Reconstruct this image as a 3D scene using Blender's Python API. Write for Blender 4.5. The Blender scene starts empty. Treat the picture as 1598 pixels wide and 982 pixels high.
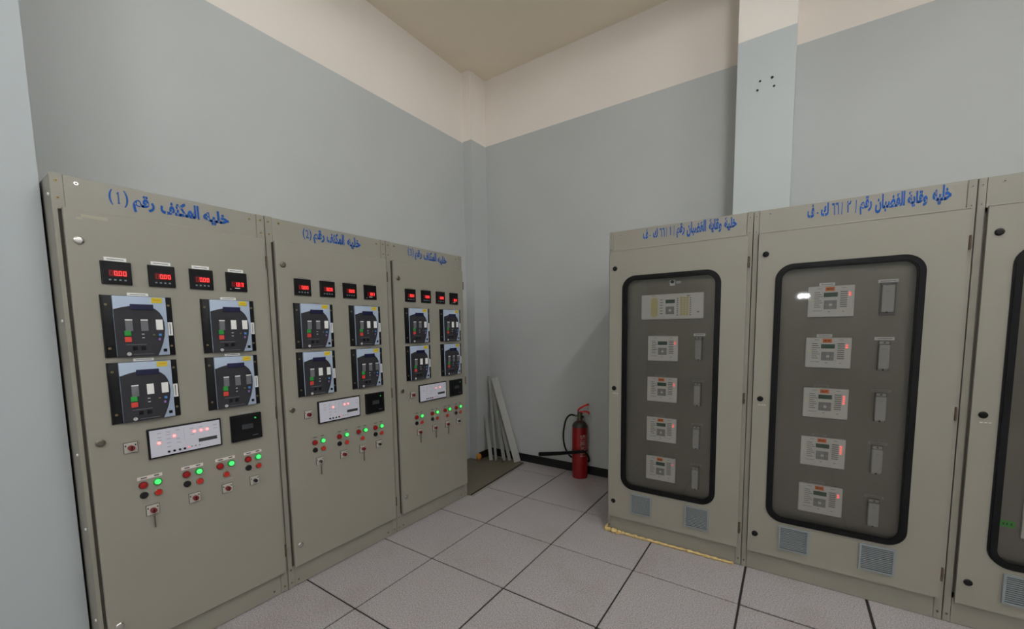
import bpy, bmesh, math, random
from mathutils import Vector, Matrix
random.seed(7)
S = bpy.context.scene
C = S.collection

# ------------------------------------------------------------------ camera, light, exposure
CAM_LOC = (1.97822, -1.89253, 1.56396)
YAW, PITCH, ROLL = 0.59246, -0.08961, 0.01398
FOCAL_PX, PX, PY = 637.209, 3.604, 78.788
Mrot = Matrix.Rotation(YAW, 3, 'Z') @ Matrix.Rotation(PITCH, 3, 'X') @ Matrix.Rotation(ROLL, 3, 'Y')
right, fwd, up = Mrot @ Vector((1, 0, 0)), Mrot @ Vector((0, 1, 0)), Mrot @ Vector((0, 0, 1))
cd = bpy.data.cameras.new('camera')
cam = bpy.data.objects.new('camera', cd)
C.objects.link(cam)
m3 = Matrix((right, up, -fwd)).transposed()
cam.matrix_world = Matrix.Translation(CAM_LOC) @ m3.to_4x4()
cd.sensor_width = 36.0
cd.lens = FOCAL_PX / 1598 * 36
cd.shift_x = -PX / 1598
cd.shift_y = PY / 1598
cd.clip_start = 0.02
S.camera = cam

w = bpy.data.worlds.new('world')
S.world = w
w.use_nodes = True
w.node_tree.nodes['Background'].inputs[0].default_value = (0.8, 0.87, 1, 1)
w.node_tree.nodes['Background'].inputs[1].default_value = 0.05
S.view_settings.view_transform = 'Standard'
S.view_settings.look = 'None'
S.view_settings.gamma = 1
S.view_settings.use_curve_mapping = False
S.view_settings.exposure = 0.0


# fluorescent luminaires hung under the ceiling (built by luminaire() below): x, y of each
LUMINAIRES = ((2.4, -0.55), (5.2, -0.55), (1.7, -3.5), (4.5, -3.5), (1.7, -6.0), (4.5, -6.0))
TUBE_POWER = 190.0
TUBE_COLOR = (248, 251, 252)
TUBE_Z = 4.20

# ------------------------------------------------------------------ measured places
XL = -0.48484      # front plane of the left cabinets
YB = 1.02686       # front plane of the right cabinets
SEAM_L = (-1.52296, -0.71779, 0.10996, 0.94411)
SEAM_R = (0.86281, 1.77295, 2.70131, 3.63)
HL, HR = 2.2114, 2.2479
XW = -1.165        # left wall
XC = -1.04616      # face of the corner column
YW = 2.06605       # back wall
ZC = 4.40          # ceiling
ZP = 3.675         # paint line


# ------------------------------------------------------------------ materials
def lin(c):
    out = []
    for v in c[:3]:
        v = v / 255
        out.append(v / 12.92 if v <= 0.04045 else ((v + 0.055) / 1.055) ** 2.4)
    return (*out, 1)


MATS = {}


def mat(name, col, rough=0.5, metal=0.0, emit=0.0, ecol=None, noise=None, bump=None, spec=0.5):
    """noise = (scale, amount): mottling of the colour; bump = (scale, strength)"""
    if name in MATS:
        return MATS[name]
    m = bpy.data.materials.new(name)
    m.use_nodes = True
    nt = m.node_tree
    b = nt.nodes['Principled BSDF']
    b.inputs['Base Color'].default_value = lin(col)
    b.inputs['Roughness'].default_value = rough
    b.inputs['Metallic'].default_value = metal
    b.inputs['Specular IOR Level'].default_value = spec
    if emit:
        b.inputs['Emission Color'].default_value = lin(ecol or col)
        b.inputs['Emission Strength'].default_value = emit
    if noise or bump:
        tc = nt.nodes.new('ShaderNodeTexCoord')
    if noise:
        n = nt.nodes.new('ShaderNodeTexNoise')
        n.inputs['Scale'].default_value = noise[0]
        n.inputs['Detail'].default_value = 5
        nt.links.new(tc.outputs['Object'], n.inputs['Vector'])
        mr = nt.nodes.new('ShaderNodeMapRange')
        mr.inputs[1].default_value, mr.inputs[2].default_value = 0.3, 0.7
        mr.inputs[3].default_value, mr.inputs[4].default_value = 1 - noise[1], 1 + noise[1]
        nt.links.new(n.outputs['Fac'], mr.inputs[0])
        hv = nt.nodes.new('ShaderNodeHueSaturation')
        hv.inputs['Color'].default_value = lin(col)
        nt.links.new(mr.outputs[0], hv.inputs['Value'])
        nt.links.new(hv.outputs[0], b.inputs['Base Color'])
    if bump:
        n2 = nt.nodes.new('ShaderNodeTexNoise')
        n2.inputs['Scale'].default_value = bump[0]
        n2.inputs['Detail'].default_value = 3
        nt.links.new(tc.outputs['Object'], n2.inputs['Vector'])
        bp = nt.nodes.new('ShaderNodeBump')
        bp.inputs['Strength'].default_value = bump[1]
        bp.inputs['Distance'].default_value = 0.002
        nt.links.new(n2.outputs['Fac'], bp.inputs['Height'])
        nt.links.new(bp.outputs[0], b.inputs['Normal'])
    MATS[name] = m
    return m


blue_wall = mat('blue_grey_wall_paint', (187, 190, 189), 0.55, noise=(1.2, 0.03), bump=(60, 0.05))
cream_wall = mat('cream_wall_paint', (233, 224, 215), 0.6, noise=(1.5, 0.02), bump=(60, 0.05))
lit_blue_wall = mat('lit_column_wall_paint', (194, 200, 200), 0.5, noise=(1.2, 0.02), bump=(60, 0.05))  # wall paint lightened: cooler light on the column put into its colour
lit_cream_wall = mat('lit_column_cream_paint', (244, 238, 230), 0.55, noise=(1.5, 0.02))  # cream wall paint whitened, with the columns' colder light painted in
dim_blue_wall = mat('darkened_wall_paint', (172, 178, 180), 0.5, noise=(1.2, 0.02), bump=(60, 0.05))  # wall paint with shade painted in, offsetting the nearby lamp's brightness
ceil_m = mat('ceiling_paint', (250, 238, 216), 0.8, noise=(1.0, 0.02))
skirt_m = mat('black_skirting', (22, 21, 22), 0.35)
joint_m = mat('dark_joint', (36, 32, 32), 0.8)
beige = mat('beige_powder_coat', (144, 140, 129), 0.38, noise=(3, 0.02), bump=(420, 0.12))
beige_post = mat('beige_post_paint', (141, 137, 126), 0.4, noise=(5, 0.03), bump=(420, 0.1))
seam_m = mat('dark_seam', (30, 27, 24), 0.8)
inner_m = mat('inner_panel_paint', (124, 119, 107), 0.33, 0.45, noise=(4, 0.02), bump=(260, 0.6))
rubber = mat('black_rubber', (9, 9, 10), 0.5, spec=0.2)
blackp = mat('black_plastic', (13, 13, 15), 0.45, spec=0.25)
blackg = mat('gloss_black_plastic', (10, 10, 13), 0.3, spec=0.3)
darkgrey = mat('dark_charcoal_plastic', (42, 42, 47), 0.5, spec=0.3)
midgrey = mat('mid_grey_film', (104, 104, 108), 0.4)
paleblue = mat('pale_blue_face', (166, 180, 201), 0.4)
navy = mat('navy_screen', (30, 30, 62), 0.2)
whitep = mat('white_label', (232, 231, 228), 0.5)
ink = mat('label_ink', (82, 82, 86), 0.6)
whitebox = mat('white_plastic', (228, 225, 220), 0.4)
anface = mat('lilac_white_face', (206, 206, 218), 0.35)
yellow = mat('yellow_sticker', (206, 184, 34), 0.5)
greenb = mat('green_button', (30, 140, 52), 0.4)
redb = mat('red_button', (206, 62, 50), 0.4)
blueb = mat('blue_button', (70, 130, 200), 0.4)
purpleb = mat('purple_button', (150, 110, 180), 0.4)
redlamp = mat('red_lamp_lens', (150, 16, 18), 0.25)
redpush = mat('red_push_cap', (186, 40, 28), 0.35)
blackpush = mat('black_push_cap', (16, 16, 18), 0.35)
greenlit = mat('lit_green_lens', (60, 230, 100), 0.3, emit=0.95, ecol=(70, 255, 115))
greenrim = mat('green_lens_rim', (12, 92, 36), 0.3, emit=0.12, ecol=(20, 220, 70))
digit_on = mat('lit_red_digit', (255, 40, 40), 0.4, emit=1.0, ecol=(255, 66, 66))
digit_off = mat('dim_red_digit', (110, 50, 50), 0.4)
digit_bg = mat('red_display_filter', (70, 6, 10), 0.2, emit=0.12, ecol=(200, 10, 20))
led_pink = mat('lit_pink_led', (255, 170, 170), 0.4, emit=0.9, ecol=(255, 168, 168))
led_halo = mat('pink_led_ring', (226, 170, 176), 0.4, emit=0.25, ecol=(255, 130, 140))
led_red = mat('lit_red_led', (255, 110, 100), 0.4, emit=0.9, ecol=(255, 110, 105))
led_green = mat('lit_green_led', (60, 190, 90), 0.4, emit=0.35, ecol=(60, 230, 100))
led_yellow = mat('lit_yellow_led', (210, 220, 110), 0.4, emit=0.3, ecol=(210, 230, 90))
lcd_green = mat('green_lcd', (52, 82, 66), 0.2)
lcd_dark = mat('dark_lcd', (62, 64, 64), 0.25)
orange = mat('orange_sticker', (238, 118, 30), 0.6)
greentag = mat('green_tag', (60, 170, 50), 0.6)
palyellow = mat('pale_yellow_field', (208, 198, 140), 0.5)
keygrey = mat('grey_keypad', (146, 145, 143), 0.45)
chrome = mat('bright_metal', (205, 203, 198), 0.25, 1.0)
dullmetal = mat('dull_metal', (120, 116, 106), 0.4, 0.9)
brass = mat('brassy_screw', (150, 136, 96), 0.4, 0.8)
rustm = mat('rusty_hinge', (92, 78, 66), 0.55, 0.4)
knobred = mat('maroon_knob', (118, 26, 28), 0.4)
ventm = mat('blue_grey_vent', (132, 138, 141), 0.5)
ventdark = mat('vent_filter', (48, 52, 56), 0.8)
bluetext = mat('blue_lettering', (8, 78, 156), 0.6, spec=0.3)
testgrey = mat('grey_test_block', (176, 174, 168), 0.4)
testdark = mat('dark_test_block_base', (92, 90, 86), 0.5)
sheet_m = mat('grey_brown_sheet', (104, 97, 82), 0.5, noise=(3, 0.06))
sheet_edge = mat('sheet_edge_trim', (150, 144, 134), 0.5)
alu = mat('grey_painted_metal', (138, 137, 132), 0.4, 0.1, noise=(6, 0.04))
foam = mat('yellow_foam', (206, 178, 122), 0.8, noise=(40, 0.18), bump=(90, 0.8))
orangefoam = mat('orange_foam', (190, 128, 48), 0.8, noise=(40, 0.2), bump=(90, 0.8))
extred = mat('extinguisher_red', (126, 4, 8), 0.3)
dirt_m = mat('grey_smudge', (140, 134, 120), 0.6)


def glass_mat():
    m = bpy.data.materials.new('clear_glazing')
    m.use_nodes = True
    nt = m.node_tree
    nt.nodes.clear()
    out = nt.nodes.new('ShaderNodeOutputMaterial')
    mix = nt.nodes.new('ShaderNodeMixShader')
    fr = nt.nodes.new('ShaderNodeFresnel')
    fr.inputs[0].default_value = 1.5
    tr = nt.nodes.new('ShaderNodeBsdfTransparent')
    tr.inputs[0].default_value = (0.93, 0.93, 0.92, 1)
    gl = nt.nodes.new('ShaderNodeBsdfGlossy')
    gl.inputs['Roughness'].default_value = 0.03
    nt.links.new(fr.outputs[0], mix.inputs[0])
    nt.links.new(tr.outputs[0], mix.inputs[1])
    nt.links.new(gl.outputs[0], mix.inputs[2])
    nt.links.new(mix.outputs[0], out.inputs[0])
    return m


glass = glass_mat()


def tile_mat():
    m = bpy.data.materials.new('speckled_floor_tile')
    m.use_nodes = True
    nt = m.node_tree
    b = nt.nodes['Principled BSDF']
    tc = nt.nodes.new('ShaderNodeTexCoord')
    n = nt.nodes.new('ShaderNodeTexNoise')
    n.inputs['Scale'].default_value = 150
    n.inputs['Detail'].default_value = 4
    n.inputs['Roughness'].default_value = 0.7
    nt.links.new(tc.outputs['Object'], n.inputs['Vector'])
    r = nt.nodes.new('ShaderNodeValToRGB')
    r.color_ramp.elements[0].position = 0.36
    r.color_ramp.elements[0].color = lin((126, 120, 121))
    r.color_ramp.elements[1].position = 0.60
    r.color_ramp.elements[1].color = lin((192, 186, 187))
    nt.links.new(n.outputs['Fac'], r.inputs[0])
    n2 = nt.nodes.new('ShaderNodeTexNoise')
    n2.inputs['Scale'].default_value = 2.2
    n2.inputs['Detail'].default_value = 6
    nt.links.new(tc.outputs['Object'], n2.inputs['Vector'])
    r2 = nt.nodes.new('ShaderNodeValToRGB')
    r2.color_ramp.elements[0].position = 0.30
    r2.color_ramp.elements[0].color = (0.91, 0.89, 0.86, 1)
    r2.color_ramp.elements[1].position = 0.48
    r2.color_ramp.elements[1].color = (1, 1, 1, 1)
    nt.links.new(n2.outputs['Fac'], r2.inputs[0])
    mx = nt.nodes.new('ShaderNodeMix')
    mx.data_type = 'RGBA'
    mx.blend_type = 'MULTIPLY'
    mx.inputs[0].default_value = 1
    nt.links.new(r.outputs[0], mx.inputs[6])
    nt.links.new(r2.outputs[0], mx.inputs[7])
    nt.links.new(mx.outputs[2], b.inputs['Base Color'])
    b.inputs['Roughness'].default_value = 0.45
    return m


tile_m = tile_mat()


# ------------------------------------------------------------------ mesh builder
class MB:
    def __init__(self):
        self.v, self.f, self.fm, self.sm, self.mats = [], [], [], [], []

    def mi(self, m):
        if m not in self.mats:
            self.mats.append(m)
        return self.mats.index(m)

    def add(self, vs, fs, m, smooth=False):
        k = len(self.v)
        self.v += [tuple(p) for p in vs]
        i = self.mi(m)
        for f in fs:
            self.f.append([q + k for q in f])
            self.fm.append(i)
            self.sm.append(smooth)
        return self

    def box(self, x0, x1, y0, y1, z0, z1, m, bevel=0.0, seg=2):
        if bevel <= 0:
            vs = [(x, y, z) for x in (x0, x1) for y in (y0, y1) for z in (z0, z1)]
            fs = [(0, 1, 3, 2), (4, 6, 7, 5), (0, 4, 5, 1), (2, 3, 7, 6), (0, 2, 6, 4), (1, 5, 7, 3)]
            return self.add(vs, fs, m)
        bm = bmesh.new()
        bmesh.ops.create_cube(bm, size=1)
        for q in bm.verts:
            q.co = Vector(((x0 + x1) / 2 + q.co.x * (x1 - x0), (y0 + y1) / 2 + q.co.y * (y1 - y0), (z0 + z1) / 2 + q.co.z * (z1 - z0)))
        bmesh.ops.bevel(bm, geom=list(bm.edges), offset=bevel, segments=seg, affect='EDGES', profile=0.5)
        return self.bm(bm, m)

    def bm(self, bm, m, smooth=False, xf=None):
        bm.verts.index_update()
        vs = [(xf @ q.co) if xf else q.co.copy() for q in bm.verts]
        fs = [[q.index for q in f.verts] for f in bm.faces]
        bm.free()
        return self.add(vs, fs, m, smooth)

    def prism(self, pts, y0, y1, m):
        """polygon in x,z (counter clockwise seen from -y) from y0 (front) to y1"""
        n = len(pts)
        vs = [(p[0], y0, p[1]) for p in pts] + [(p[0], y1, p[1]) for p in pts]
        fs = [list(range(n)), list(range(2 * n - 1, n - 1, -1))]
        fs += [(i, i + n, (i + 1) % n + n, (i + 1) % n) for i in range(n)]
        return self.add(vs, fs, m)

    def ring(self, outer, inner, y0, y1, m):
        n = len(outer)
        vs = [(p[0], y0, p[1]) for p in outer] + [(p[0], y0, p[1]) for p in inner]
        vs += [(p[0], y1, p[1]) for p in outer] + [(p[0], y1, p[1]) for p in inner]
        fs = []
        for i in range(n):
            j = (i + 1) % n
            fs.append((i, j, j + n, i + n))
            fs.append((i + 2 * n, i + 3 * n, j + 3 * n, j + 2 * n))
            fs.append((i, i + 2 * n, j + 2 * n, j))
            fs.append((i + n, j + n, j + 3 * n, i + 3 * n))
        return self.add(vs, fs, m)

    def lathe(self, prof, m, center=(0, 0, 0), axis='Z', seg=24, smooth=True):
        """prof: (radius, height) list; axis Z up, or Y pointing out (-Y)"""
        vs, fs = [], []
        n = len(prof)
        for k in range(seg):
            a = 2 * math.pi * k / seg
            for r, h in prof:
                if axis == 'Z':
                    p = (r * math.cos(a), r * math.sin(a), h)
                else:
                    p = (r * math.cos(a), -h, r * math.sin(a))
                vs.append((p[0] + center[0], p[1] + center[1], p[2] + center[2]))
        for k in range(seg):
            for i in range(n - 1):
                a, b = k * n + i, ((k + 1) % seg) * n + i
                fs.append((a, b, b + 1, a + 1))
        self.add(vs, fs, m, smooth)
        if prof[-1][0] > 1e-5:
            base = len(self.v) - len(vs)
            self.f.append([base + k * n + n - 1 for k in range(seg)])
            self.fm.append(self.mi(m)); self.sm.append(False)
        if prof[0][0] > 1e-5:
            base = len(self.v) - len(vs)
            self.f.append([base + k * n for k in range(seg)][::-1])
            self.fm.append(self.mi(m)); self.sm.append(False)
        return self

    def disc(self, x, z, r, y, h, m, seg=20, dome=0.0):
        """round boss on a front plane: from y towards -y by h"""
        prof = [(r, 0), (r, h)]
        if dome:
            prof = [(r, 0), (r, h * 0.5), (r * 0.85, h * 0.85), (r * 0.5, h), (1e-6, h * 1.05)]
        else:
            prof.append((1e-6, h))
        return self.lathe(prof, m, (x, y, z), 'Y', seg)

    def tube(self, pts, r, m, seg=10, caps=True):
        pts = [Vector(p) for p in pts]
        rr = r if isinstance(r, (list, tuple)) else [r] * len(pts)
        vs, fs = [], []
        t0 = (pts[1] - pts[0]).normalized()
        ref = Vector((0, 0, 1)) if abs(t0.z) < 0.9 else Vector((1, 0, 0))
        nrm = t0.cross(ref).normalized()
        for i, p in enumerate(pts):
            t = (pts[min(i + 1, len(pts) - 1)] - pts[max(i - 1, 0)]).normalized()
            nrm = (nrm - t * nrm.dot(t)).normalized()
            bn = t.cross(nrm)
            for k in range(seg):
                a = 2 * math.pi * k / seg
                vs.append(p + (nrm * math.cos(a) + bn * math.sin(a)) * rr[i])
        for i in range(len(pts) - 1):
            for k in range(seg):
                a, b = i * seg + k, i * seg + (k + 1) % seg
                fs.append((a, b, b + seg, a + seg))
        if caps:
            fs.append(list(range(seg))[::-1])
            fs.append([(len(pts) - 1) * seg + k for k in range(seg)])
        return self.add(vs, fs, m, True)

    def build(self, name, parent=None, loc=None, label=None):
        me = bpy.data.meshes.new(name)
        me.from_pydata(self.v, [], self.f)
        for m in self.mats:
            me.materials.append(m)
        me.polygons.foreach_set('material_index', self.fm)
        me.polygons.foreach_set('use_smooth', self.sm)
        bm = bmesh.new()
        bm.from_mesh(me)
        bmesh.ops.recalc_face_normals(bm, faces=bm.faces)
        bm.to_mesh(me)
        bm.free()
        if any(self.sm):
            me.set_sharp_from_angle(angle=math.radians(40))
        me.update()
        o = bpy.data.objects.new(name, me)
        C.objects.link(o)
        if parent:
            o.parent = parent
        if loc:
            o.location = loc
        if label:
            o['label'] = label
        return o


def tag(o, label, cat, group=None):
    o['label'], o['category'] = label, cat
    if group:
        o['group'] = group
    return o


def struct(o):
    o['kind'] = 'structure'
    return o


def thing(name, loc, rz, label, cat, group=None):
    o = bpy.data.objects.new(name, None)
    o.empty_display_size = 0.1
    C.objects.link(o)
    o.location, o.rotation_euler = loc, (0, 0, rz)
    return tag(o, label, cat, group)


PROTO = {}


def clone(o, parent):
    c = o.copy()
    C.objects.link(c)
    c.parent = parent
    for ch in list(o.children):
        clone(ch, c)
    return c


def place(key, maker, parent, loc, sx=1.0, label=None):
    """first call builds the instrument, later calls copy it and its sub-parts"""
    if key not in PROTO:
        o = maker()
        o.parent = parent
        PROTO[key] = o
    else:
        o = clone(PROTO[key], parent)
    o.location = loc
    o.scale = (sx, 1, 1)
    if label:
        o['label'] = label
    return o


def rrect(x0, x1, z0, z1, r, n=8):
    pts = []
    for cx, cz, a0 in ((x1 - r, z0 + r, -90), (x1 - r, z1 - r, 0), (x0 + r, z1 - r, 90), (x0 + r, z0 + r, 180)):
        for k in range(n + 1):
            a = math.radians(a0 + 90 * k / n)
            pts.append((cx + r * math.cos(a), cz + r * math.sin(a)))
    return pts


def rect_loop(x0, x1, z0, z1, inner, n=8):
    """points on a rectangle matched one to one with rrect(..., n)"""
    out = []
    corners = ((x1, z0), (x1, z1), (x0, z1), (x0, z0))
    for c in range(4):
        a, b = inner[c * (n + 1)], inner[c * (n + 1) + n]
        cx, cz = corners[c]
        if c % 2 == 0:
            s, e = (a[0], cz), (cx, b[1])
        else:
            s, e = (cx, a[1]), (b[0], cz)
        for k in range(n + 1):
            t = k / n
            if t <= 0.5:
                q = t * 2
                out.append((s[0] + (cx - s[0]) * q, s[1] + (cz - s[1]) * q))
            else:
                q = t * 2 - 1
                out.append((cx + (e[0] - cx) * q, cz + (e[1] - cz) * q))
    return out


# ------------------------------------------------------------------ room
def wall_box(name, x0, x1, y0, y1, lo, hi, z_split=ZP):
    mb = MB()
    mb.box(x0, x1, y0, y1, 0, z_split, lo)
    mb.box(x0, x1, y0, y1, z_split, ZC, hi)
    return struct(mb.build(name))


X_FAR, Y_NEAR = 6.4, -7.0
mb = MB()
mb.box(XW - 0.2, X_FAR + 0.2, Y_NEAR - 0.2, YW + 0.2, -0.12, -0.006, joint_m)
for i in range(-2, 11):
    for j in range(-12, 4):
        g = 0.0045 + random.random() * 0.0028
        x0, x1, y0, y1 = i * 0.6 + g, (i + 1) * 0.6 - g, j * 0.6 + g, (j + 1) * 0.6 - g
        x0, x1, y1 = max(x0, XW), min(x1, X_FAR), min(y1, YW)
        if x1 - x0 > 0.02 and y1 - y0 > 0.02:
            dz = random.random() * 0.0008
            mb.box(x0, x1, y0, y1, -0.03, -0.0008 + dz, tile_m, 0.0012, 1)
struct(mb.build('floor'))
mb = MB()
mb.box(XW - 0.2, X_FAR + 0.2, Y_NEAR - 0.2, YW + 0.2, ZC, ZC + 0.15, ceil_m)
struct(mb.build('ceiling'))
wall_box('wall_left', XW - 0.15, XW, Y_NEAR, YW, blue_wall, cream_wall, ZP - 0.02)
wall_box('wall_back', XW - 0.15, X_FAR + 0.15, YW, YW + 0.15, blue_wall, cream_wall)
wall_box('wall_right', X_FAR, X_FAR + 0.15, Y_NEAR, YW, blue_wall, cream_wall)
wall_box('wall_front', XW - 0.15, X_FAR + 0.15, Y_NEAR - 0.15, Y_NEAR, blue_wall, cream_wall)
wall_box('trim_1', XW, XC, 1.80, YW, blue_wall, cream_wall, ZP - 0.008)      # corner column
wall_box('trim_2', XW, -0.625, -2.25, -1.531, dim_blue_wall, lit_cream_wall)           # column beside the left cabinets
mb = MB()                                                                    # column behind the right cabinets
mb.box(1.575, 1.9435, 1.786, YW, 0, ZP, lit_blue_wall)
mb.box(1.575, 1.9435, 1.786, YW, ZP, ZC, lit_cream_wall)
for hx, hz, hr in ((1.727, 3.358, 0.008), (1.803, 3.360, 0.010), (1.817, 3.297, 0.008), (1.712, 3.299, 0.008)):
    mb.disc(hx, hz, hr, 1.786, 0.0012, joint_m, 10)
struct(mb.build('trim_3'))
mb = MB()
mb.box(XC + 0.012, 1.575, YW - 0.012, YW, 0, 0.092, skirt_m, 0.003)
struct(mb.build('baseboard_back'))
mb = MB()
mb.box(XC, XC + 0.012, 1.815, YW, 0, 0.092, skirt_m, 0.003)
struct(mb.build('baseboard_left'))


def luminaire(x, y, label):
    o = thing('fluorescent_luminaire', (x, y, TUBE_Z), 0, label, 'lamp', 'fluorescent luminaires under the ceiling')
    mb = MB()
    mb.box(-.10, .10, -.66, .66, .05, .10, whitep, .004)
    for sx in (-1, 1):
        mb.add([(sx * .10, -.66, .055), (sx * .10, .66, .055), (sx * .15, .66, .004), (sx * .15, -.66, .004),
                (sx * .104, -.66, .058), (sx * .104, .66, .058), (sx * .154, .66, .007), (sx * .154, -.66, .007)],
               [(0, 1, 2, 3), (7, 6, 5, 4), (0, 4, 5, 1), (2, 6, 7, 3), (1, 5, 6, 2), (3, 7, 4, 0)], whitep)
    for sy in (-1, 1):
        mb.box(-.15, .15, sy * .66 - .003, sy * .66 + .003, .004, .10, whitep)
    mb.build('reflector', o)
    for sy in (-.45, .45):
        mb = MB()
        mb.tube([(0, sy, .10), (0, sy, ZC - TUBE_Z)], .008, dullmetal, 8)
        mb.build('hanger', o)
    mb = MB()
    mb.tube([(0, -.60, 0), (0, .60, 0)], .019, mat('lit_tube', TUBE_COLOR, 0.4, emit=TUBE_POWER, ecol=TUBE_COLOR), 12)
    mb.build('tube', o, label='glowing tube')


for i_, (x_, y_) in enumerate(LUMINAIRES):
    luminaire(x_, y_, 'fluorescent luminaire under the ceiling, ' + ('left ' if i_ % 2 == 0 else 'right ') + ('pair nearest the back wall', 'middle pair', 'pair nearest the front wall')[i_ // 2])


# ------------------------------------------------------------------ lettering
def text_mesh(body, bold):
    cu = bpy.data.curves.new('lettering', 'FONT')
    cu.body = body
    cu.offset = bold
    cu.resolution_u = 3
    o = bpy.data.objects.new('lettering', cu)
    C.objects.link(o)
    dg = bpy.context.evaluated_depsgraph_get()
    dg.update()
    me = bpy.data.meshes.new_from_object(o.evaluated_get(dg))
    vs = [v.co.copy() for v in me.vertices]
    fs = [list(p.vertices) for p in me.polygons]
    bpy.data.objects.remove(o)
    bpy.data.meshes.remove(me)
    bpy.data.curves.remove(cu)
    return vs, fs


def word(mb, body, box, y, bold=0.022):
    if body == 'one':          # slender numeral one with a flag and a foot
        u0, u1, z0, z1 = box
        c = (u0 + u1) / 2 + .001
        mb.prism([(c - .0017, z0), (c + .0017, z0), (c + .0017, z1), (c - .0012, z1), (u0, z1 - .007), (u0, z1 - .011), (c - .0017, z1 - .008)], y - .0004, y, bluetext)
        mb.box(u0 + .001, u1 + .001, y - .0004, y, z0, z0 + .003, bluetext)
        return
    vs, fs = text_mesh(body, bold)
    u0, u1, z0, z1 = box
    x0, x1 = min(v.x for v in vs), max(v.x for v in vs)
    y0, y1 = min(v.y for v in vs), max(v.y for v in vs)
    out = [(u0 + (v.x - x0) / (x1 - x0) * (u1 - u0), y, z0 + (v.y - y0) / (y1 - y0) * (z1 - z0)) for v in vs]
    mb.add(out, fs, bluetext)


def vis(*codes):
    return ''.join(chr(c) for c in reversed(codes))


KHALIYA_H = vis(0xFEA7, 0xFEE0, 0xFEF4, 0xFEEA)
KHALIYA_T = vis(0xFEA7, 0xFEE0, 0xFEF4, 0xFE94)
MUKATHAF = vis(0xFE8D, 0xFEDF, 0xFEE4, 0xFEDC, 0xFE9C, 0xFED2)
RAQM = vis(0xFEAD, 0xFED7, 0xFEE2)
WIQAYA = vis(0xFEED, 0xFED7, 0xFE8E, 0xFEF3, 0xFE94)
QUDBAN = vis(0xFE8D, 0xFEDF, 0xFED8, 0xFEC0, 0xFE92, 0xFE8E, 0xFEE5)
KAF, FA, SIXTYSIX = vis(0xFED9), vis(0xFED1), '\u0666\u0666'


# ------------------------------------------------------------------ instruments (origin = top left of front, on the door skin y=0, -y out)
def screw(mb, x, z, y=0.0, r=0.006, m=None):
    mb.disc(x, z, r, y, 0.002, m or brass, 12)
    mb.disc(x, z, r * 0.4, y - 0.002, 0.0006, seam_m, 8)


def make_screw(m, r):
    mb = MB()
    screw(mb, 0, 0, 0, r, m)
    return mb.build('screw')


def put_screw(parent, x, z, y=0.0, r=.006, m=None):
    m = m or brass
    return place('screw_%s_%g' % (m.name, r), lambda: make_screw(m, r), parent, (x, y, z))


def label_strip(mb, x0, x1, z0, z1, y, lines=1, dim=False):
    mb.box(x0, x1, y - 0.0012, y, z0, z1, mat('dim_label', (142, 138, 128), 0.5) if dim else whitep)
    h = (z1 - z0)
    for k in range(lines):
        zc = z0 + h * (k + 0.5) / lines
        mb.box(x0 + (x1 - x0) * 0.12, x1 - (x1 - x0) * 0.12, y - 0.0016, y - 0.001, zc - h * 0.09, zc + h * 0.09, ink)


SEG = {'0': 'abcdef', '1': 'bc', '3': 'abcdg', 'L': 'def'}


def seven_seg(mb, ch, x, z, wd, ht, y, m, th=None):
    th = th or wd * 0.2
    for s in SEG[ch]:
        if s == 'a': b = (x, x + wd, z + ht - th, z + ht)
        if s == 'd': b = (x, x + wd, z, z + th)
        if s == 'g': b = (x, x + wd, z + ht / 2 - th / 2, z + ht / 2 + th / 2)
        if s == 'b': b = (x + wd - th, x + wd, z + ht / 2, z + ht)
        if s == 'c': b = (x + wd - th, x + wd, z, z + ht / 2)
        if s == 'f': b = (x, x + th, z + ht / 2, z + ht)
        if s == 'e': b = (x, x + th, z, z + ht / 2)
        mb.box(b[0], b[1], y - 0.0006, y, b[2], b[3], m)


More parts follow.
